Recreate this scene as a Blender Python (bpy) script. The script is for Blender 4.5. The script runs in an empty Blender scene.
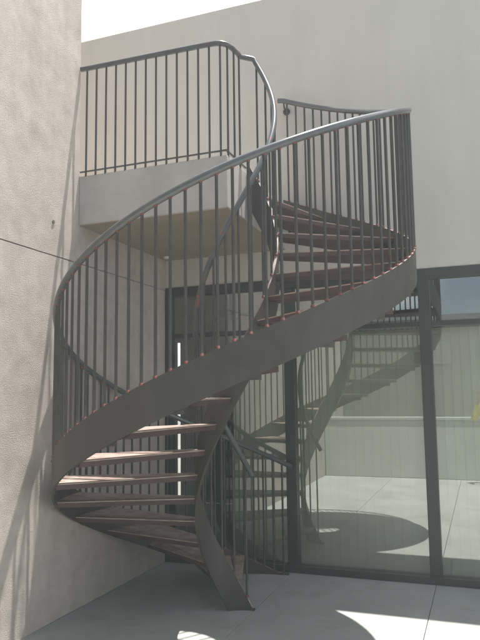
import bpy, bmesh, math, random
from mathutils import Vector, Matrix, Euler
random.seed(7)
S = bpy.context.scene
C = S.collection
R_ = math.radians

# ------------------------------------------------------------------ camera
camd = bpy.data.cameras.new('camera')
cam = bpy.data.objects.new('camera', camd)
C.objects.link(cam)
rt = Vector((0.9366067, 0.3501339, -0.0131945))
up = Vector((0.0519035, -0.1014028, 0.9934906))
fw = Vector((-0.3465168, 0.9311948, 0.1131477))
m = Matrix((rt, up, -fw)).transposed().to_4x4()
m.translation = Vector((2.7721, -5.43205, 1.5))
cam.matrix_world = m
camd.sensor_fit = 'VERTICAL'
camd.sensor_height = 24.0
camd.lens = 24.0 * 645.87 / 640.0
camd.clip_start = 0.02
camd.clip_end = 3000
S.camera = cam

# ------------------------------------------------------------------ sky and sun
SX, SY = 0.115, 0.161                     # run of the light per metre of drop
sun_dir = Vector((SX, SY, 1)).normalized()
elev = math.asin(sun_dir.z)
azim = math.atan2(sun_dir.x, sun_dir.y)
W = bpy.data.worlds.new('World')
S.world = W
W.use_nodes = True
nt = W.node_tree
for n in list(nt.nodes):
    nt.nodes.remove(n)
sky = nt.nodes.new('ShaderNodeTexSky')
sky.sky_type = 'NISHITA'
sky.sun_disc = False
sky.sun_elevation = elev
sky.sun_rotation = azim
sky.air_density = 1.0
sky.dust_density = 1.5
tc = nt.nodes.new('ShaderNodeTexCoord')
mp = nt.nodes.new('ShaderNodeMapping')
mp.inputs['Scale'].default_value = (1.0, 1.0, 3.2)
mp.inputs['Location'].default_value = (0.75, 0.1, 0.3)
no = nt.nodes.new('ShaderNodeTexNoise')
no.inputs['Scale'].default_value = 2.6
no.inputs['Detail'].default_value = 7
no.inputs['Roughness'].default_value = 0.55
cr = nt.nodes.new('ShaderNodeValToRGB')
cr.color_ramp.elements[0].position = 0.46
sep = nt.nodes.new('ShaderNodeSeparateXYZ')
bank = nt.nodes.new('ShaderNodeMapRange')      # the cloud bank is thick on the sun's side of the sky
bank.inputs['From Min'].default_value = -0.15
bank.inputs['From Max'].default_value = 0.65
bank.inputs['To Min'].default_value = 0.0
bank.inputs['To Max'].default_value = 0.30
badd = nt.nodes.new('ShaderNodeMath')
badd.operation = 'ADD'
cr.color_ramp.elements[1].position = 0.66
mx = nt.nodes.new('ShaderNodeMixRGB')
mx.inputs['Color2'].default_value = (16.0, 16.3, 16.6, 1)
bg = nt.nodes.new('ShaderNodeBackground')
bg.inputs['Strength'].default_value = 0.052
ow = nt.nodes.new('ShaderNodeOutputWorld')
nt.links.new(tc.outputs['Generated'], mp.inputs['Vector'])
nt.links.new(mp.outputs['Vector'], no.inputs['Vector'])
nt.links.new(tc.outputs['Generated'], sep.inputs[0])
nt.links.new(sep.outputs['Y'], bank.inputs['Value'])
nt.links.new(no.outputs['Fac'], badd.inputs[0])
nt.links.new(bank.outputs[0], badd.inputs[1])
nt.links.new(badd.outputs[0], cr.inputs['Fac'])
nt.links.new(cr.outputs['Color'], mx.inputs['Fac'])
nt.links.new(sky.outputs['Color'], mx.inputs['Color1'])
nt.links.new(mx.outputs['Color'], bg.inputs['Color'])
nt.links.new(bg.outputs['Background'], ow.inputs['Surface'])

sl = bpy.data.lights.new('sun', 'SUN')
sl.energy = 5.0
sl.angle = R_(0.55)
sl.color = (1.0, 0.955, 0.89)
so = bpy.data.objects.new('sun', sl)
so.rotation_euler = sun_dir.to_track_quat('Z', 'Y').to_euler()
so.location = (0, 0, 12)
C.objects.link(so)

S.view_settings.view_transform = 'Standard'
S.view_settings.look = 'None'
S.view_settings.gamma = 1
S.view_settings.use_curve_mapping = False
S.view_settings.exposure = 1.2

# ------------------------------------------------------------------ materials
def mat(name, col, rough=0.7, metal=0.0, var=0.0, vscale=3.0, bump=0.0, bscale=60.0, bdist=0.01,
        col2=None, bump2=0.0, b2scale=8.0, spec=0.5, stretch=None, streak=0.0, spots=0.0, sscale=2.2, rnd=False, chips=None, chip_at=0.62):
    M = bpy.data.materials.new(name)
    M.use_nodes = True
    t = M.node_tree
    b = t.nodes['Principled BSDF']
    b.inputs['Base Color'].default_value = (*col, 1)
    b.inputs['Roughness'].default_value = rough
    b.inputs['Metallic'].default_value = metal
    b.inputs['Specular IOR Level'].default_value = spec
    co = t.nodes.new('ShaderNodeTexCoord')
    src = co.outputs['Object']
    if stretch:
        q = t.nodes.new('ShaderNodeMapping')
        q.inputs['Scale'].default_value = stretch
        t.links.new(src, q.inputs['Vector'])
        src = q.outputs['Vector']
    if rnd:                                 # every copy gets its own piece of the pattern
        oi = t.nodes.new('ShaderNodeObjectInfo')
        sc = t.nodes.new('ShaderNodeMath'); sc.operation = 'MULTIPLY'; sc.inputs[1].default_value = 37.0
        va = t.nodes.new('ShaderNodeVectorMath'); va.operation = 'ADD'
        t.links.new(oi.outputs['Random'], sc.inputs[0])
        t.links.new(src, va.inputs[0]); t.links.new(sc.outputs[0], va.inputs[1])
        src = va.outputs[0]
    if var > 0:
        n = t.nodes.new('ShaderNodeTexNoise')
        n.inputs['Scale'].default_value = vscale
        n.inputs['Detail'].default_value = 8
        n.inputs['Roughness'].default_value = 0.62
        r = t.nodes.new('ShaderNodeValToRGB')
        c2 = col2 if col2 else tuple(x * (1 - var) for x in col)
        r.color_ramp.elements[0].position = 0.32
        r.color_ramp.elements[1].position = 0.68
        r.color_ramp.elements[0].color = (*c2, 1)
        r.color_ramp.elements[1].color = (*[min(1, x * (1 + var * 0.35)) for x in col], 1)
        t.links.new(src, n.inputs['Vector'])
        t.links.new(n.outputs['Fac'], r.inputs['Fac'])
        out = r.outputs['Color']
        if streak > 0:                      # rain streaks and old runs, longer than they are wide
            q = t.nodes.new('ShaderNodeMapping')
            q.inputs['Scale'].default_value = (5.5, 5.5, 0.35)
            n3 = t.nodes.new('ShaderNodeTexNoise')
            n3.inputs['Scale'].default_value = 1.6
            n3.inputs['Detail'].default_value = 6
            r3 = t.nodes.new('ShaderNodeValToRGB')
            r3.color_ramp.elements[0].position = 0.34
            r3.color_ramp.elements[1].position = 0.60
            r3.color_ramp.elements[0].color = (1 - streak, 1 - streak * 1.05, 1 - streak * 1.15, 1)
            r3.color_ramp.elements[1].color = (1, 1, 1, 1)
            x3 = t.nodes.new('ShaderNodeMixRGB'); x3.blend_type = 'MULTIPLY'; x3.inputs['Fac'].default_value = 1
            t.links.new(co.outputs['Object'], q.inputs['Vector'])
            t.links.new(q.outputs['Vector'], n3.inputs['Vector'])
            t.links.new(n3.outputs['Fac'], r3.inputs['Fac'])
            t.links.new(out, x3.inputs['Color1']); t.links.new(r3.outputs['Color'], x3.inputs['Color2'])
            out = x3.outputs['Color']
        if spots > 0:                       # stains with a shape of their own
            n4 = t.nodes.new('ShaderNodeTexNoise')
            n4.inputs['Scale'].default_value = sscale
            n4.inputs['Detail'].default_value = 10
            n4.inputs['Roughness'].default_value = 0.7
            n4.inputs['Distortion'].default_value = 0.6
            r4 = t.nodes.new('ShaderNodeValToRGB')
            r4.color_ramp.elements[0].position = 0.36
            r4.color_ramp.elements[1].position = 0.50
            r4.color_ramp.elements[0].color = (1 - spots, 1 - spots, 1 - spots * 1.1, 1)
            r4.color_ramp.elements[1].color = (1, 1, 1, 1)
            x4 = t.nodes.new('ShaderNodeMixRGB'); x4.blend_type = 'MULTIPLY'; x4.inputs['Fac'].default_value = 1
            t.links.new(src, n4.inputs['Vector'])
            t.links.new(n4.outputs['Fac'], r4.inputs['Fac'])
            t.links.new(out, x4.inputs['Color1']); t.links.new(r4.outputs['Color'], x4.inputs['Color2'])
            out = x4.outputs['Color']
        if chips:                           # chipped paint with the primer showing
            n5 = t.nodes.new('ShaderNodeTexNoise')
            n5.inputs['Scale'].default_value = 16
            n5.inputs['Detail'].default_value = 8
            n5.inputs['Roughness'].default_value = 0.65
            r5 = t.nodes.new('ShaderNodeValToRGB')
            r5.color_ramp.elements[0].position = chip_at
            r5.color_ramp.elements[1].position = chip_at + 0.02
            x5 = t.nodes.new('ShaderNodeMixRGB')
            x5.inputs['Color2'].default_value = (*chips, 1)
            t.links.new(src, n5.inputs['Vector'])
            t.links.new(n5.outputs['Fac'], r5.inputs['Fac'])
            t.links.new(r5.outputs['Color'], x5.inputs['Fac'])
            t.links.new(out, x5.inputs['Color1'])
            out = x5.outputs['Color']
        t.links.new(out, b.inputs['Base Color'])
    if bump > 0:
        n = t.nodes.new('ShaderNodeTexNoise')
        n.inputs['Scale'].default_value = bscale
        n.inputs['Detail'].default_value = 6
        n.inputs['Roughness'].default_value = 0.6
        t.links.new(src, n.inputs['Vector'])
        k = t.nodes.new('ShaderNodeBump')
        k.inputs['Strength'].default_value = bump
        k.inputs['Distance'].default_value = bdist
        t.links.new(n.outputs['Fac'], k.inputs['Height'])
        if bump2 > 0:
            n2 = t.nodes.new('ShaderNodeTexNoise')
            n2.inputs['Scale'].default_value = b2scale
            n2.inputs['Detail'].default_value = 5
            t.links.new(src, n2.inputs['Vector'])
            k2 = t.nodes.new('ShaderNodeBump')
            k2.inputs['Strength'].default_value = bump2
            k2.inputs['Distance'].default_value = 0.03
            t.links.new(n2.outputs['Fac'], k2.inputs['Height'])
            t.links.new(k2.outputs['Normal'], k.inputs['Normal'])
        t.links.new(k.outputs['Normal'], b.inputs['Normal'])
    return M

M_stucco = mat('rough_stucco', (0.53, 0.475, 0.43), 0.95, var=0.14, vscale=9, streak=0.06, spots=0.10, sscale=1.4, bump=0.7, bscale=130, bdist=0.008,
               bump2=0.10, b2scale=9, spec=0.1)
M_render = mat('smooth_render', (0.54, 0.52, 0.48), 0.9, streak=0.035, spots=0.02, sscale=3.0, var=0.05, vscale=1.6, bump=0.12, bscale=90, bdist=0.003, spec=0.15)
M_conc = mat('slab_concrete', (0.44, 0.42, 0.40), 0.88, streak=0.10, spots=0.08, var=0.12, vscale=4, bump=0.2, bscale=60, bdist=0.004, spec=0.2)
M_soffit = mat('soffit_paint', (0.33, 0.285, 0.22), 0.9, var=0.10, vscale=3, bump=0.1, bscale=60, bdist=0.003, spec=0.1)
M_steel = mat('grey_steel_paint', (0.050, 0.046, 0.040), 0.5, var=0.25, vscale=5, streak=0.16, spots=0.12, sscale=6, bump=0.05, bscale=120, bdist=0.001)
M_bar = mat('baluster_paint', (0.043, 0.042, 0.039), 0.5, var=0.35, vscale=9, rnd=True, chips=(0.12, 0.045, 0.035), chip_at=0.70)
M_rail = mat('handrail_paint', (0.072, 0.080, 0.086), 0.24, metal=0.0, spec=0.8, var=0.2, vscale=12)
M_rail2 = mat('chipped_handrail_paint', (0.068, 0.076, 0.082), 0.32, var=0.25, vscale=12, chips=(0.19, 0.06, 0.045), chip_at=0.60)
M_primer = mat('red_primer', (0.16, 0.05, 0.04), 0.6, var=0.45, vscale=60)
M_frame = mat('dark_frame', (0.028, 0.031, 0.028), 0.42, var=0.15, vscale=10)
M_plug = mat('wall_plug', (0.12, 0.11, 0.10), 0.7)
M_white = mat('white_paint', (0.42, 0.44, 0.42), 0.85, var=0.06, vscale=2, bump=0.1, bscale=60, bdist=0.003)
M_blind = mat('blind_fabric', (0.70, 0.70, 0.63), 0.9, var=0.06, vscale=6)
M_inner = mat('interior_paint', (0.30, 0.31, 0.28), 0.9, var=0.05)
M_clad = mat('olive_cladding', (0.36, 0.37, 0.31), 0.7, var=0.15, vscale=3)
M_roofm = mat('roof_metal', (0.25, 0.26, 0.26), 0.5, var=0.15)
M_panel = mat('dark_board', (0.05, 0.055, 0.05), 0.5)
M_lamp = mat('lamp_cover', (0.8, 0.76, 0.72), 0.3)
M_skin = mat('skin', (0.42, 0.25, 0.17), 0.6, var=0.1, vscale=20)
M_shirt = mat('yellow_shirt', (0.62, 0.55, 0.10), 0.85, var=0.12, vscale=10, bump=0.2, bscale=20, bdist=0.01)
M_trous = mat('dark_trousers', (0.035, 0.04, 0.05), 0.85, var=0.2, vscale=10, bump=0.2, bscale=20, bdist=0.01)
M_hair = mat('dark_hair', (0.02, 0.016, 0.013), 0.6)
M_phone = mat('phone_shell', (0.02, 0.02, 0.022), 0.25)
M_shoe = mat('shoe', (0.03, 0.025, 0.02), 0.5)

def wood():
    M = mat('red_timber', (0.066, 0.031, 0.027), 0.6, var=0.4, vscale=7, rnd=True, col2=(0.036, 0.020, 0.018),
            bump=0.25, bscale=40, bdist=0.002)
    return M
M_wood = wood()
M_edge = mat('sunlit_worn_edge', (0.42, 0.38, 0.36), 0.4, var=0.4, vscale=30, col2=(0.22, 0.15, 0.13))  # pale tone paints in the sun glare on the stringer tops, over bare metal
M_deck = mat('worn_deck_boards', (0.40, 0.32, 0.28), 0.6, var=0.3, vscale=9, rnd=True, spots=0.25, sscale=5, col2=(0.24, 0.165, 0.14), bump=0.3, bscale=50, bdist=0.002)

def floor_mat():
    M = mat('paving_concrete', (0.38, 0.39, 0.37), 0.82, spots=0.15, sscale=2.4, var=0.16, vscale=1.7, bump=0.15, bscale=70, bdist=0.003, spec=0.35)
    return M
M_floor = floor_mat()
M_ground = mat('outer_ground', (0.26, 0.25, 0.23), 0.95, var=0.2, vscale=0.3)

def glass_mat():
    M = bpy.data.materials.new('window_glass')
    M.use_nodes = True
    t = M.node_tree
    for n in list(t.nodes):
        t.nodes.remove(n)
    o = t.nodes.new('ShaderNodeOutputMaterial')
    tr = t.nodes.new('ShaderNodeBsdfTransparent')
    tr.inputs['Color'].default_value = (0.86, 0.90, 0.86, 1)
    gl = t.nodes.new('ShaderNodeBsdfGlossy')
    gl.inputs['Roughness'].default_value = 0.004
    gl.inputs['Color'].default_value = (0.95, 1.0, 0.98, 1)
    lw = t.nodes.new('ShaderNodeFresnel')
    lw.inputs['IOR'].default_value = 1.5
    ma = t.nodes.new('ShaderNodeMath')
    ma.operation = 'MULTIPLY_ADD'
    ma.inputs[1].default_value = 1.0
    ma.inputs[2].default_value = 0.235
    ma.use_clamp = True
    mi = t.nodes.new('ShaderNodeMixShader')
    t.links.new(lw.outputs[0], ma.inputs[0])
    t.links.new(ma.outputs[0], mi.inputs[0])
    t.links.new(tr.outputs[0], mi.inputs[1])
    t.links.new(gl.outputs[0], mi.inputs[2])
    t.links.new(mi.outputs[0], o.inputs['Surface'])
    return M
M_glass = glass_mat()

# ------------------------------------------------------------------ helpers
def obj(name, verts, faces, mats, parent=None, smooth=False, fmat=None, loc=None, rotz=0.0):
    me = bpy.data.meshes.new(name)
    me.from_pydata([tuple(v) for v in verts], [], faces)
    if not isinstance(mats, (list, tuple)):
        mats = [mats]
    for k in mats:
        me.materials.append(k)
    if fmat:
        me.polygons.foreach_set('material_index', fmat)
    if smooth is True:
        me.polygons.foreach_set('use_smooth', [True] * len(faces))
    elif smooth:
        me.polygons.foreach_set('use_smooth', smooth)
    me.update()
    o = bpy.data.objects.new(name, me)
    C.objects.link(o)
    if parent:
        o.parent = parent
    if loc:
        o.location = loc
    o.rotation_euler.z = rotz
    return o

def tag(o, label, cat, group=None, kind=None):
    o['label'] = label
    o['category'] = cat
    if group:
        o['group'] = group
    if kind:
        o['kind'] = kind
    return o

def struct(o):
    o['kind'] = 'structure'
    return o

def thing(name, label, cat, loc=(0, 0, 0), group=None):
    o = bpy.data.objects.new(name, None)
    o.empty_display_size = 0.1
    C.objects.link(o)
    o.location = loc
    return tag(o, label, cat, group)

class MB:
    def __init__(s):
        s.v = []; s.f = []; s.m = []; s.sm = []
    def add(s, v, f, mi=0, smooth=False):
        b = len(s.v)
        s.v += [tuple(q) for q in v]
        s.f += [tuple(i + b for i in q) for q in f]
        s.m += [mi] * len(f)
        s.sm += [smooth] * len(f)
    def box(s, x0, x1, y0, y1, z0, z1, mi=0, bv=0.0):
        if bv <= 0:
            v = [(x, y, z) for z in (z0, z1) for y in (y0, y1) for x in (x0, x1)]
            f = [(0, 2, 3, 1), (4, 5, 7, 6), (0, 1, 5, 4), (2, 6, 7, 3), (0, 4, 6, 2), (1, 3, 7, 5)]
            s.add(v, f, mi)
            return
        bm = bmesh.new()
        bmesh.ops.create_cube(bm, size=1)
        for q in bm.verts:
            q.co = Vector(((x0 + x1) / 2 + q.co.x * (x1 - x0), (y0 + y1) / 2 + q.co.y * (y1 - y0), (z0 + z1) / 2 + q.co.z * (z1 - z0)))
        bmesh.ops.bevel(bm, geom=bm.edges[:], offset=bv, segments=2, affect='EDGES', profile=0.5)
        bm.verts.index_update()
        s.add([q.co[:] for q in bm.verts], [[q.index for q in f.verts] for f in bm.faces], mi)
        bm.free()
    def tube(s, pts, r, n=16, mi=0, caps=True, refup=None):
        pts = [Vector(p) for p in pts]
        rings = []
        nrm = None
        for i, p in enumerate(pts):
            if i == 0: t = pts[1] - p
            elif i == len(pts) - 1: t = p - pts[i - 1]
            else: t = (pts[i + 1] - p).normalized() + (p - pts[i - 1]).normalized()
            t.normalize()
            if nrm is None:
                a = Vector((0, 0, 1)) if abs(t.z) < 0.9 else Vector((1, 0, 0))
                nrm = (a - t * a.dot(t)).normalized()
            else:
                nrm = (nrm - t * nrm.dot(t)).normalized()
            b = t.cross(nrm)
            rr = r[i] if isinstance(r, (list, tuple)) else r
            rings.append([p + nrm * (rr * math.cos(2 * math.pi * k / n)) + b * (rr * math.sin(2 * math.pi * k / n)) for k in range(n)])
        v = [q for g in rings for q in g]
        f = [(i * n + k, i * n + (k + 1) % n, (i + 1) * n + (k + 1) % n, (i + 1) * n + k) for i in range(len(pts) - 1) for k in range(n)]
        s.add(v, f, mi, True)
        if caps:
            s.add(rings[0], [tuple(range(n))[::-1]], mi)
            s.add(rings[-1], [tuple(range(n))], mi)
    def ball(s, c, rx, ry, rz, mi=0, n=10, mrings=7):
        v = []; f = []
        for i in range(mrings + 1):
            a = math.pi * i / mrings
            for k in range(n):
                b = 2 * math.pi * k / n
                v.append((c[0] + rx * math.sin(a) * math.cos(b), c[1] + ry * math.sin(a) * math.sin(b), c[2] + rz * math.cos(a)))
        for i in range(mrings):
            for k in range(n):
                f.append((i * n + k, (i + 1) * n + k, (i + 1) * n + (k + 1) % n, i * n + (k + 1) % n))
        s.add(v, f, mi, True)
    def build(s, name, mats, parent=None, loc=None, rotz=0.0):
        return obj(name, s.v, s.f, mats, parent, s.sm, s.m, loc, rotz)

# ------------------------------------------------------------------ measures of the place
WL = 1.424           # landing depth
ZB, ZT = 2.765, 3.144
XL = 1.20            # landing right edge
ZTOP = 5.186
ZH = 2.50            # glazing head
ZTR = 2.044          # transom
MX = [0.0, 1.205, 2.359, 3.51, 4.66]
XC, YC, RO, RI = 1.2106, -1.2962, 1.200, 0.2856
A0, K0 = -0.8348, 0.00895
HR = 0.921
ZC = 2.479
def ztop(t): return A0 + K0 * t
def pol(r, t, z):
    a = R_(t)
    return Vector((XC + r * math.cos(a), YC + r * math.sin(a), z))

# ------------------------------------------------------------------ ground
g = MB()
g.add([(-300, -300, -0.03), (300, -300, -0.03), (300, 300, -0.03), (-300, 300, -0.03)], [(0, 1, 2, 3)])
struct(g.build('ground', M_ground))
# courtyard floor: separate slabs with open joints
g = MB()
xs = [0.0, 1.20, 2.355, 3.51, 4.66, 5.82, 6.98, 8.14]
ys = [0.0, -2.35, -4.30, -6.25]
for i in range(len(xs) - 1):
    for j in range(len(ys) - 1):
        d = 0.0024
        g.box(xs[i] + d, xs[i + 1] - d, ys[j + 1] + d, ys[j] - d, -0.025, random.uniform(-0.0008, 0.0008), bv=0.002)
struct(g.build('courtyard_floor', M_floor))

# ------------------------------------------------------------------ left wall (rough stucco, L-shaped face)
bm = bmesh.new()
YE = -8.0
H = 6.4
def face_grid(bm, y0, y1, z0, z1, x=0.0, st=0.05):
    ny = max(1, round(abs(y1 - y0) / st)); nz = max(1, round((z1 - z0) / st))
    g = [[bm.verts.new((x, y0 + (y1 - y0) * i / ny, z0 + (z1 - z0) * j / nz)) for j in range(nz + 1)] for i in range(ny + 1)]
    for i in range(ny):
        for j in range(nz):
            bm.faces.new((g[i][j], g[i + 1][j], g[i + 1][j + 1], g[i][j + 1]))
    return g
gz0, gz1 = ZC - 0.004, ZC + 0.004
face_grid(bm, -WL, YE, 0, gz0)
face_grid(bm, 0, -WL, 0, gz0)
face_grid(bm, -WL, YE, gz1, ZT)
face_grid(bm, 0, -WL, gz1, ZT)
face_grid(bm, -WL, YE, ZT, H)
bmesh.ops.remove_doubles(bm, verts=bm.verts, dist=0.0005)
from mathutils import noise as mnoise
for v in bm.verts:
    p = v.co
    w = min(1, (abs(p.y + WL)) / 0.1) if p.z > 2.7 else 1
    v.co.x += 0.004 * w * mnoise.noise(p * 2.3) + 0.003 * w * mnoise.noise(p * 6.1)
def q(bm, *pts):
    bm.faces.new([bm.verts.new(p) for p in pts])
XB = -3.2
for z0, z1, d in ((gz0, gz1, -0.014),):
    q(bm, (d, 0, z0 - .01), (d, YE, z0 - .01), (d, YE, z1 + .01), (d, 0, z1 + .01))
q(bm, (0, -WL, ZT), (0, -WL, H), (XB, -WL, H), (XB, -WL, ZT))
q(bm, (0, -WL, H), (0, YE, H), (XB, YE, H), (XB, -WL, H))
q(bm, (0, YE, 0), (XB, YE, 0), (XB, YE, H), (0, YE, H))
q(bm, (0, 0, ZT), (0, -WL, ZT), (XB, -WL, ZT), (XB, 0, ZT))
q(bm, (XB, 0, 0), (XB, YE, 0), (XB, YE, H), (XB, 0, H))
me = bpy.data.meshes.new('stucco_wall')
bm.to_mesh(me); bm.free()
me.materials.append(M_stucco)
wl = bpy.data.objects.new('stucco_wall', me)
C.objects.link(wl)
for p in me.polygons: p.use_smooth = abs(p.normal.x) > 0.9
tag(wl, 'tall rough beige stucco wall in raking sunlight beside the spiral stair', 'wall')

p = MB()
p.tube([(-0.004, -1.73, 2.717), (0.006, -1.73, 2.717)], 0.013, 12)
tag(p.build('wall_plug', M_plug), 'tiny dark plug set in the rough stucco wall beside the landing slab', 'wall plug')

# ------------------------------------------------------------------ back wall above the glazing, with terrace behind
bw = MB()
T = 0.22
XR = 8.14
bw.box(XB, XR, 0, T, ZH, ZTOP, bv=0.006)
bw.box(MX[-1] + 0.05, XR, 0, T, 0, ZH - 0.002)
ob = bw.build('rendered_wall', M_render)
tag(ob, 'tall smooth pale grey wall rising above the glazing and the landing', 'wall')

# ------------------------------------------------------------------ landing
ls = MB()
ls.box(0.0, XL, -WL, 0, ZB + 0.004, ZT, bv=0.007)
la = ls.build('concrete_landing', M_conc)
tag(la, 'thick pale concrete landing slab bridging from the stucco wall at the stair head', 'landing')
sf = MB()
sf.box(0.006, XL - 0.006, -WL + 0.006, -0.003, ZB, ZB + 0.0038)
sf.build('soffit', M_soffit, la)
dl = MB()
dl.tube([(0.10, -0.16, ZB - 0.016), (0.10, -0.16, ZB - 0.001)], [0.030, 0.036], 20)
dlo = dl.build('ceiling_light', M_lamp)
tag(dlo, 'small round pale unlit light fixed under the concrete landing', 'ceiling light')

# ------------------------------------------------------------------ glazing
gw = thing('glazed_wall', 'dark framed floor to ceiling glazing reflecting the courtyard and stair', 'window', (0, 0, 0))
f = MB()
FD0, FD1 = -0.012, 0.075
f.box(MX[0] + 0.002, MX[-1] + 0.05, FD0, FD1, ZH - 0.085, ZH - 0.002, bv=0.003)
f.build('head_frame', M_frame, gw)
f = MB()
f.box(MX[0] + 0.002, MX[-1] + 0.05, FD0 - 0.006, FD1, 0.0, 0.055, bv=0.003)
f.build('sill_frame', M_frame, gw)
for i, x in enumerate(MX):
    f = MB()
    w = 0.046
    x0, x1 = x - w, x + w
    if i == 0: x0, x1 = 0.002, 0.062
    if i == len(MX) - 1: x1 = x + 0.049
    f.box(x0, x1, FD0 - 0.004, FD1 - 0.002, 0.0555, ZH - 0.0855, bv=0.004)
    f.build('mullion', M_frame, gw)
for i in range(len(MX) - 1):
    x0 = 0.0625 if i == 0 else MX[i] + 0.0465
    x1 = MX[i + 1] - 0.0465
    f = MB()
    f.box(x0, x1, FD0 + 0.006, FD1 - 0.01, ZTR - 0.019, ZTR + 0.019, bv=0.003)
    f.build('transom', M_frame, gw)
    for z0, z1, nm in ((0.0555, ZTR - 0.0195, 'glass_pane'), (ZTR + 0.0195, ZH - 0.086, 'glass_pane')):
        yy = 0.03
        # slight tilt so that the panes do not act as one mirror
        a = random.uniform(-0.0015, 0.0015); b = random.uniform(-0.001, 0.001)
        v = [(x0, yy - a * 0.5, z0), (x1, yy + a * 0.5, z0), (x1, yy + a * 0.5 + b, z1), (x0, yy - a * 0.5 + b, z1)]
        obj(nm, v, [(0, 1, 2, 3)], M_glass, gw)
# door stile visible next to the left jamb
f = MB()
f.box(0.063, 0.082, 0.04, 0.07, 0.056, ZTR - 0.02)
f.build('door_stile', M_frame, gw)

# ------------------------------------------------------------------ interior room behind the glass
rm = MB()
IY0, IY1 = T + 0.002, 3.0
ix0, ix1 = -3.0, 6.0
IZ = 2.62
gap0, gap1 = -1.338, -1.292
rm.add([(ix0, 0.08, 0.002), (ix1, 0.08, 0.002), (ix1, IY1, 0.002), (ix0, IY1, 0.002)], [(0, 1, 2, 3)])
struct(rm.build('interior_floor', M_inner))
rm = MB()
rm.box(ix0, ix1, IY0, IY1 + 0.12, IZ, IZ + 0.2)
rm.box(ix0 - 0.1, gap0, IY1, IY1 + 0.012, 0.003, IZ - 0.001)
rm.box(gap1, ix1 + 0.1, IY1, IY1 + 0.012, 0.003, IZ - 0.001)
rm.box(gap0, gap1, IY1 + 0.001, IY1 + 0.011, 2.24, IZ - 0.002)
rm.box(ix0 - 0.1, ix0, IY0, IY1 - 0.001, 0.003, IZ - 0.001)
rm.box(ix1, ix1 + 0.1, IY0, IY1 - 0.001, 0.003, IZ - 0.001)
tag(rm.build('interior_wall', M_inner), 'dim inner room walls seen through the glazing with a narrow bright door gap', 'wall')
pf = thing('wall_board', 'dark framed board hung on the inner room wall behind the glass', 'board', (-0.44, IY1, 2.3))
b = MB(); b.box(-0.30, 0.40, -0.02, -0.001, -0.28, 0.22); b.build('panel', M_inner, pf)
b = MB()
b.box(-0.34, 0.44, -0.035, -0.001, 0.2205, 0.26); b.box(-0.34, 0.44, -0.035, -0.001, -0.32, -0.2805)
b.box(-0.34, -0.3005, -0.035, -0.001, -0.28, 0.22); b.box(0.4005, 0.44, -0.035, -0.001, -0.28, 0.22)
b.build('frame', M_panel, pf)

# vertical blinds behind the lower panes
vb = thing('vertical_blind', 'pale olive vertical blind hanging behind the lower glass panes', 'blind', (0, 0.16, 0))
b = MB(); b.box(0.62, 4.6, -0.02, 0.02, 2.02, 2.06); b.build('head_track', M_frame, vb)
b = MB()
x = 0.66
while x < 4.58:
    a = R_(9 + random.uniform(-1, 1))
    dx, dy = 0.041 * math.cos(a), 0.041 * math.sin(a)
    z0 = 0.04
    cv = 0.006
    v = [(x - dx, -dy, z0), (x, cv, z0), (x + dx, dy, z0), (x - dx, -dy, 2.02), (x, cv, 2.02), (x + dx, dy, 2.02)]
    b.add(v, [(0, 1, 4, 3), (1, 2, 5, 4)], 0, True)
    x += 0.074
b.build('slats', M_blind, vb)

# ------------------------------------------------------------------ spiral stair
NR = 19
DT = 360.0 / NR
RZ = ZT / NR
st = thing('spiral_staircase', 'grey steel spiral staircase with red timber treads rising to the landing', 'staircase', (XC, YC, 0))
def rel(v): return (v[0] - XC, v[1] - YC, v[2])

def stringer(r, hs, th, t0, t1, add, name):
    v = []; f = []; sm = []
    n = int((t1 - t0) / 2) + 1
    prof = []
    for i in range(n + 1):
        t = t0 + (t1 - t0) * i / n
        zt_ = max(0.02, ztop(t) + add)
        zb_ = max(0.0, ztop(t) + add - hs)
        if zb_ > zt_ - 0.01: zb_ = zt_ - 0.01
        a, b_, c_, d_ = pol(r - th / 2, t, zb_), pol(r + th / 2, t, zb_), pol(r + th / 2, t, zt_), pol(r - th / 2, t, zt_)
        prof.append([rel(q) for q in (a, b_, c_, d_)])
    mbx = MB()
    for (i0, i1) in ((0, 1), (1, 2), (2, 3), (3, 0)):
        vv = []
        for pr in prof: vv += [pr[i0], pr[i1]]
        ff = [(2 * i, 2 * i + 1, 2 * i + 3, 2 * i + 2) for i in range(len(prof) - 1)]
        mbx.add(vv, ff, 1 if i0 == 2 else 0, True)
    mbx.add(prof[0], [(3, 2, 1, 0)]); mbx.add(prof[-1], [(0, 1, 2, 3)])
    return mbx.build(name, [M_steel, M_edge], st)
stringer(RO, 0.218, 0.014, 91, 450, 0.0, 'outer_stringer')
stringer(RI, 0.33, 0.020, 90.5, 450, 0.017, 'inner_stringer')

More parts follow.
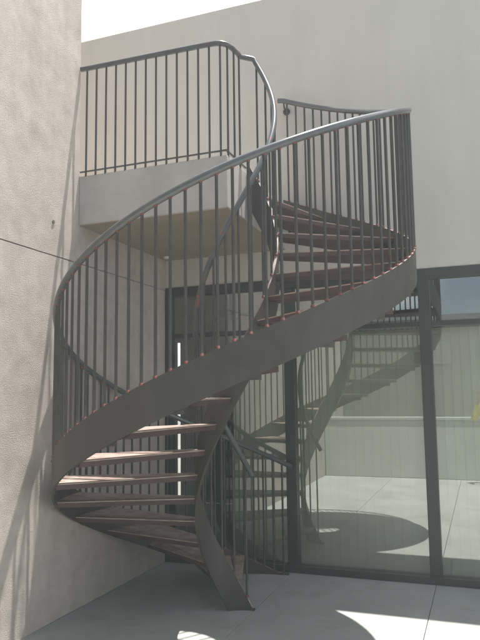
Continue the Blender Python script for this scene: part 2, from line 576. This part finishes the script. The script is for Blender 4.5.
# treads
RT0, RT1 = RI + 0.0085, RO - 0.0085
def slab_(mb, ring, z1, z0, mi):
    m_ = len(ring)
    v = [(x_, y_, z1) for x_, y_ in ring] + [(x_, y_, z0) for x_, y_ in ring]
    ff = [tuple(range(m_))[::-1], tuple(range(m_, 2 * m_))] + [(i, (i + 1) % m_, m_ + (i + 1) % m_, m_ + i) for i in range(m_)]
    mb.add(v, ff, mi)
def tread_mesh():
    mb = MB()
    span = DT + 2.2
    npl = 4
    th = 0.036
    for k in range(npl):
        ta = span * k / npl + (0.25 if k else 0)
        tb = span * (k + 1) / npl - (0.25 if k < npl - 1 else 0)
        nn = 3
        top = []; 
        for rr in (RT0, RT1):
            for i in range(nn + 1):
                a = R_(ta + (tb - ta) * i / nn)
                top.append((rr * math.cos(a), rr * math.sin(a)))
        n1 = nn + 1
        ring = top[:n1] + top[n1:][::-1]
        m_ = len(ring)
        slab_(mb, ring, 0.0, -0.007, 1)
    ring = [(rr * math.cos(R_(a)), rr * math.sin(R_(a))) for rr, aa in ((RT0, (0, span / 2, span)), (RT1, (span, span / 2, 0))) for a in aa]
    slab_(mb, ring, -0.0072, -th, 0)
    return mb
def bracket_mesh(rr, s):
    mb = MB()
    span = DT - 1
    # steel angle under one end of the tread
    if True:
        for (w, h0, h1) in ((0.035, -0.043, -0.0385), (0.004, -0.075, -0.0435)):
            pr = []
            n = 6
            for i in range(n + 1):
                a = R_(1 + (span - 2) * i / n)
                r0, r1 = rr, rr + s * w
                pr.append([(r_ * math.cos(a), r_ * math.sin(a), z_) for r_, z_ in ((r0, h0), (r1, h0), (r1, h1), (r0, h1))])
            for (i0, i1) in ((0, 1), (1, 2), (2, 3), (3, 0)):
                vv = []
                for q_ in pr: vv += [q_[i0], q_[i1]]
                mb.add(vv, [(2 * i, 2 * i + 1, 2 * i + 3, 2 * i + 2) for i in range(n)])
            mb.add(pr[0], [(0, 1, 2, 3)]); mb.add(pr[-1], [(3, 2, 1, 0)])
    return mb
tr0 = None
for n in range(1, NR):
    t = 90 + DT * n
    loc = (0, 0, RZ * n - 0.014)
    if tr0 is None:
        tr0 = tread_mesh().build('tread', [M_wood, M_deck], st, loc, R_(t))
        brs = [bracket_mesh(RT0, 1).build('tread_bracket', M_steel, tr0), bracket_mesh(RT1, -1).build('tread_bracket', M_steel, tr0)]
    else:
        o = tr0.copy(); C.objects.link(o); o.parent = st; o.location = loc; o.rotation_euler = (0, 0, R_(t))
        for b0 in brs:
            c = b0.copy(); C.objects.link(c); c.parent = o

# outer handrail
RR = 0.021
hp = MB()
pts = [rel(pol(RO, 89 + i * 2.5, ztop(89 + i * 2.5) + HR)) for i in range(0, 145)]
pts.append(rel(pol(RO, 451.5, ztop(450) + HR)))
hp.tube(pts, RR, 18)
hp.build('handrail', M_rail, st)
# wall bracket at the head of the outer handrail
e = pol(RO, 449, ztop(450) + HR)
hb = MB()
hb.tube([rel(e + Vector((0, 0, -0.015))), rel(e + Vector((0, 0.01, -0.06))), rel(e + Vector((0, 0.05, -0.075))), rel(Vector((e.x, -0.014, e.z - 0.075)))], 0.008, 10)
hb.tube([rel(Vector((e.x, -0.014, e.z - 0.075))), rel(Vector((e.x, -0.001, e.z - 0.075)))], 0.032, 16)
hb.build('rail_bracket', M_steel, st)

# balusters
def bal_mesh(h, r=0.0085, foot=True):
    mb = MB()
    mb.tube([(0, 0, -0.008), (0, 0, h)], r, 10)
    if foot:
        mb.tube([(0, 0, -0.002), (0, 0, 0.006), (0, 0, 0.013)], [r * 1.6, r * 1.45, r * 1.05], 10, mi=1)
        mb.tube([(0, 0, h - 0.014), (0, 0, h - 0.004), (0, 0, h)], [r * 1.05, r * 1.35, r * 1.5], 10, mi=1)
    return mb
bo = None
t = 93.0
hb_ = HR - RR + 0.006
while t < 449.5:
    p_ = pol(RO, t, ztop(t))
    if bo is None:
        bo = bal_mesh(hb_).build('baluster', [M_bar, M_primer], st, rel(p_))
        last = bo
    else:
        o = bo.copy(); C.objects.link(o); o.parent = st; o.location = rel(p_); o.rotation_euler = (0, 0, R_(random.uniform(0, 90)))
    t += 3.94

# ------------------------------------------------------------------ inner railing running on from the landing guard
ir = thing('metal_railing', 'grey round handrail with thin bars guarding the landing and winding down the stair well', 'railing', (XL, -WL, ZT))
def rl(v): return (v[0] - XL, v[1] + WL, v[2] - ZT)
ZR = 3.985
path = [Vector((0.003, -WL + 0.004, ZR + 0.012)), Vector((0.3, -WL + 0.004, ZR + 0.006)), Vector((0.7, -WL + 0.004, ZR)), Vector((1.06, -WL + 0.004, ZR - 0.008)),
        Vector((1.14, -WL + 0.008, ZR - 0.012)), Vector((1.185, -WL + 0.03, ZR - 0.018)), Vector((1.21, -WL + 0.08, ZR - 0.02)),
        Vector((1.212, -1.27, ZR - 0.012)), Vector((1.20, -1.18, ZR + 0.02)), Vector((1.19, -1.11, ZR + 0.035)), Vector((1.202, -1.05, ZR + 0.055))]
hin = [pol(RI, 439 - i * 4, ztop(439 - i * 4) + HR + 0.012) for i in range(0, 88)]
allp = path + hin
# smooth the junctions a little
sm = []
for i in range(len(allp) - 1):
    p0 = allp[max(0, i - 1)]; p1 = allp[i]; p2 = allp[i + 1]; p3 = allp[min(len(allp) - 1, i + 2)]
    seg = 6 if i < len(path) + 1 else 2
    for k in range(seg):
        u = k / seg
        sm.append(0.5 * ((2 * p1) + (-p0 + p2) * u + (2 * p0 - 5 * p1 + 4 * p2 - p3) * u * u + (-p0 + 3 * p1 - 3 * p2 + p3) * u ** 3))
sm.append(allp[-1])
h = MB(); h.tube([rl(q_) for q_ in sm], 0.0195, 18)
h.build('handrail', M_rail2, ir)
h = MB(); h.box(0.004 - XL, XL - 0.012 - XL, -0.004 + 0.004, 0.012, 0.028, 0.038)
h.box(-0.012, 0.0, 0.0, 0.40, 0.028, 0.038)
h.build('bottom_rail', M_bar, ir)
bz = None
def put(p_, hgt):
    global bz
    # bars of the landing guard share one mesh per height
    key = round(hgt, 2)
    if key not in cache:
        cache[key] = bal_mesh(key, 0.0078, foot=False).build('baluster', [M_bar, M_primer], ir, rl(p_))
    else:
        o = cache[key].copy(); C.objects.link(o); o.parent = ir; o.location = rl(p_)
cache = {}
for i in range(0, 14):
    x = 0.055 + i * 0.0845
    put(Vector((x, -WL + 0.006, ZT + 0.0)), ZR - ZT - 0.01)
for (x, y, dz) in ((1.195, -WL + 0.04, -0.02), (1.212, -1.30, -0.01), (1.20, -1.16, 0.03)):
    put(Vector((x, y, ZT)), ZR - ZT + dz - 0.01)
bi = None
t = 434.0
while t > 92:
    p_ = pol(RI, t, ztop(t) + 0.017)
    if bi is None:
        bi = bal_mesh(HR - 0.018, 0.0082).build('baluster', [M_bar, M_primer], ir, rl(p_))
    else:
        o = bi.copy(); C.objects.link(o); o.parent = ir; o.location = rl(p_)
    t -= 17.5

# ------------------------------------------------------------------ opposite side of the courtyard (seen in the glass)
lw_ = MB()
lw_.box(0.01, 8.14, -6.40, -6.256, 0, 1.0, bv=0.008)
lw_.box(0.01, 8.14, -6.425, -6.235, 1.0005, 1.05, bv=0.006)
tag(lw_.build('garden_wall', M_white), 'low pale garden wall with a coping, mirrored above the sunlit paving', 'wall')

nb = thing('neighbour_house', 'low olive clad house beyond the courtyard wall, mirrored in the glass', 'house', (3.0, -12.5, 0))
b = MB()
b.box(-9, 9, -4, 2.9, 0, 3.05)
x = -8.9
while x < 8.9:
    b.box(x, x + 0.05, 2.901, 2.908, 0.0, 3.0)
    x += 0.22
b.build('wall', M_clad, nb)
b = MB(); b.box(-9.2, 9.2, -4.2, 3.25, 3.0505, 3.17); b.build('roof', M_roofm, nb)
for x in (-1.3,):
    b = MB(); b.box(x, x + 0.45, 2.94, 2.98, 2.1, 2.6); w_ = b.build('window', M_white, nb)
    b = MB(); b.box(x + 0.04, x + 0.41, 2.981, 2.99, 2.14, 2.56); b.build('pane', M_clad, w_)

# ------------------------------------------------------------------ the person taking the photograph (mirrored at the right edge of the glass)
def skin_body(name, chain, edges, mats, parent, sub=2):
    me = bpy.data.meshes.new(name)
    me.from_pydata([c[0] for c in chain], edges, [])
    o = bpy.data.objects.new(name, me)
    C.objects.link(o)
    o.parent = parent
    md = o.modifiers.new('skin', 'SKIN')
    md.use_smooth_shade = True
    for i, c in enumerate(chain):
        sv = me.skin_vertices[0].data[i]
        sv.radius = c[1]
        sv.use_root = (i == 0)
    s_ = o.modifiers.new('subd', 'SUBSURF')
    s_.levels = sub; s_.render_levels = sub
    me.materials.append(mats)
    return o
pr = thing('person', 'person in yellow shirt and dark trousers taking the photograph, mirrored in the glass', 'person', (2.93, -5.80, 0))
# body (skin): legs, torso, neck, head, arms raised towards the phone
ch = [((0, 0, 0.92), (0.15, 0.10)), ((0, 0, 1.08), (0.135, 0.095)), ((0, 0, 1.26), (0.15, 0.10)), ((0, 0, 1.36), (0.10, 0.07)),
      ((0, 0.01, 1.42), (0.05, 0.05)), ((0, 0.02, 1.49), (0.065, 0.075)), ((0, 0.025, 1.58), (0.075, 0.092)), ((0, 0.015, 1.66), (0.06, 0.075)),
      ((-0.09, 0, 0.86), (0.085, 0.085)), ((-0.10, 0.015, 0.48), (0.055, 0.058)), ((-0.11, 0, 0.10), (0.036, 0.04)), ((-0.12, 0.11, 0.035), (0.035, 0.025)),
      ((0.09, 0, 0.86), (0.085, 0.085)), ((0.10, 0.015, 0.48), (0.055, 0.058)), ((0.11, 0, 0.10), (0.036, 0.04)), ((0.12, 0.11, 0.035), (0.035, 0.025)),
      ((-0.17, 0, 1.35), (0.05, 0.05)), ((-0.32, 0.02, 1.03), (0.040, 0.040)), ((-0.22, 0.22, 1.36), (0.026, 0.026)), ((-0.212, 0.25, 1.42), (0.030, 0.018)),
      ((0.17, 0, 1.35), (0.05, 0.05)), ((0.12, 0.12, 1.10), (0.040, 0.040)), ((-0.09, 0.22, 1.36), (0.026, 0.026)), ((-0.098, 0.25, 1.42), (0.030, 0.018))]
ed = [(0, 1), (1, 2), (2, 3), (3, 4), (4, 5), (5, 6), (6, 7), (0, 8), (8, 9), (9, 10), (10, 11), (0, 12), (12, 13), (13, 14), (14, 15),
      (3, 16), (16, 17), (17, 18), (18, 19), (3, 20), (20, 21), (21, 22), (22, 23)]
skin_body('body', ch, ed, M_skin, pr)
for sx_, bx_, base in ((-1, 0, (-0.210, 0.255, 1.44)), (1, 0, (-0.100, 0.255, 1.44))):
    fch = []; fed = []
    for k in range(4):
        i0 = len(fch)
        dx = (-0.024 + 0.016 * k)
        L = (0.060, 0.070, 0.066, 0.052)[k]
        fch += [((base[0] + dx, base[1] - 0.005, base[2] - 0.005), (0.009, 0.009)), ((base[0] + dx * 1.1, base[1] + 0.02, base[2] + L * 0.5), (0.008, 0.008)),
                ((base[0] + dx * 1.1 - sx_ * 0.012, base[1] + 0.035, base[2] + L * 0.8), (0.0065, 0.0065))]
        fed += [(i0, i0 + 1), (i0 + 1, i0 + 2)]
        skin_body('finger', fch[i0:], [(0, 1), (1, 2)], M_skin, pr, 1)
    skin_body('thumb', [((base[0] - sx_ * 0.028, base[1] - 0.005, base[2] - 0.03), (0.011, 0.010)), ((base[0] - sx_ * 0.045, base[1] + 0.0, base[2] + 0.0), (0.009, 0.009)),
                        ((base[0] - sx_ * 0.046, base[1] + 0.005, base[2] + 0.028), (0.008, 0.008))], [(0, 1), (1, 2)], M_skin, pr, 1)
skin_body('shirt', [((0, 0, 0.84), (0.175, 0.125)), ((0, 0, 1.08), (0.155, 0.115)), ((0, 0, 1.25), (0.165, 0.115)), ((0, 0, 1.36), (0.11, 0.08)),
                    ((-0.17, 0, 1.345), (0.062, 0.062)), ((-0.32, 0.02, 1.02), (0.062, 0.062)), ((-0.235, 0.18, 1.29), (0.038, 0.038)), ((0.17, 0, 1.345), (0.062, 0.062)), ((0.125, 0.11, 1.10), (0.056, 0.056))],
          [(0, 1), (1, 2), (2, 3), (3, 4), (4, 5), (5, 6), (3, 7), (7, 8)], M_shirt, pr)
skin_body('trousers', [((0, 0, 0.93), (0.16, 0.112)), ((-0.09, 0, 0.84), (0.10, 0.10)), ((-0.10, 0.012, 0.48), (0.072, 0.075)), ((-0.11, 0, 0.10), (0.060, 0.062)),
                       ((0.09, 0, 0.84), (0.10, 0.10)), ((0.10, 0.012, 0.48), (0.072, 0.075)), ((0.11, 0, 0.10), (0.060, 0.062))],
          [(0, 1), (1, 2), (2, 3), (0, 4), (4, 5), (5, 6)], M_trous, pr)
hh = MB(); hh.ball((0, 0.0, 1.615), 0.088, 0.102, 0.088, n=20, mrings=12)
hh.build('hair', M_hair, pr)
ff_ = MB()
ff_.ball((-0.03, 0.112, 1.585), 0.012, 0.006, 0.007); ff_.ball((0.03, 0.112, 1.585), 0.012, 0.006, 0.007)
ff_.build('eyes', M_hair, pr)
for s_ in (-1, 1):
    q_ = MB(); q_.ball((s_ * 0.12, 0.06, 0.035), 0.045, 0.13, 0.035, n=14, mrings=8)
    q_.build('shoe', M_shoe, pr)
ph = MB(); ph.box(-0.055, 0.005, 0.285, 0.295, 1.43, 1.545, bv=0.004)
pho = ph.build('phone', M_phone, None, (2.80, -5.80, 0.0))
tag(pho, 'small dark phone held up by the person in the yellow shirt', 'phone')

# ------------------------------------------------------------------ thin pale volume, added to lift dark tones in place of lens flare
hm = bpy.data.materials.new('flare_haze')
hm.use_nodes = True
t_ = hm.node_tree
for n_ in list(t_.nodes):
    t_.nodes.remove(n_)
ho = t_.nodes.new('ShaderNodeOutputMaterial')
hv = t_.nodes.new('ShaderNodeVolumePrincipled')
hv.inputs['Color'].default_value = (0.86, 0.96, 1.0, 1)
hv.inputs['Density'].default_value = 0.0095
t_.links.new(hv.outputs['Volume'], ho.inputs['Volume'])
b = MB(); b.box(-320, 320, -320, 320, -1.03, 6.8)
hz = b.build('flare_haze_box', hm)
hz['kind'] = 'stuff'
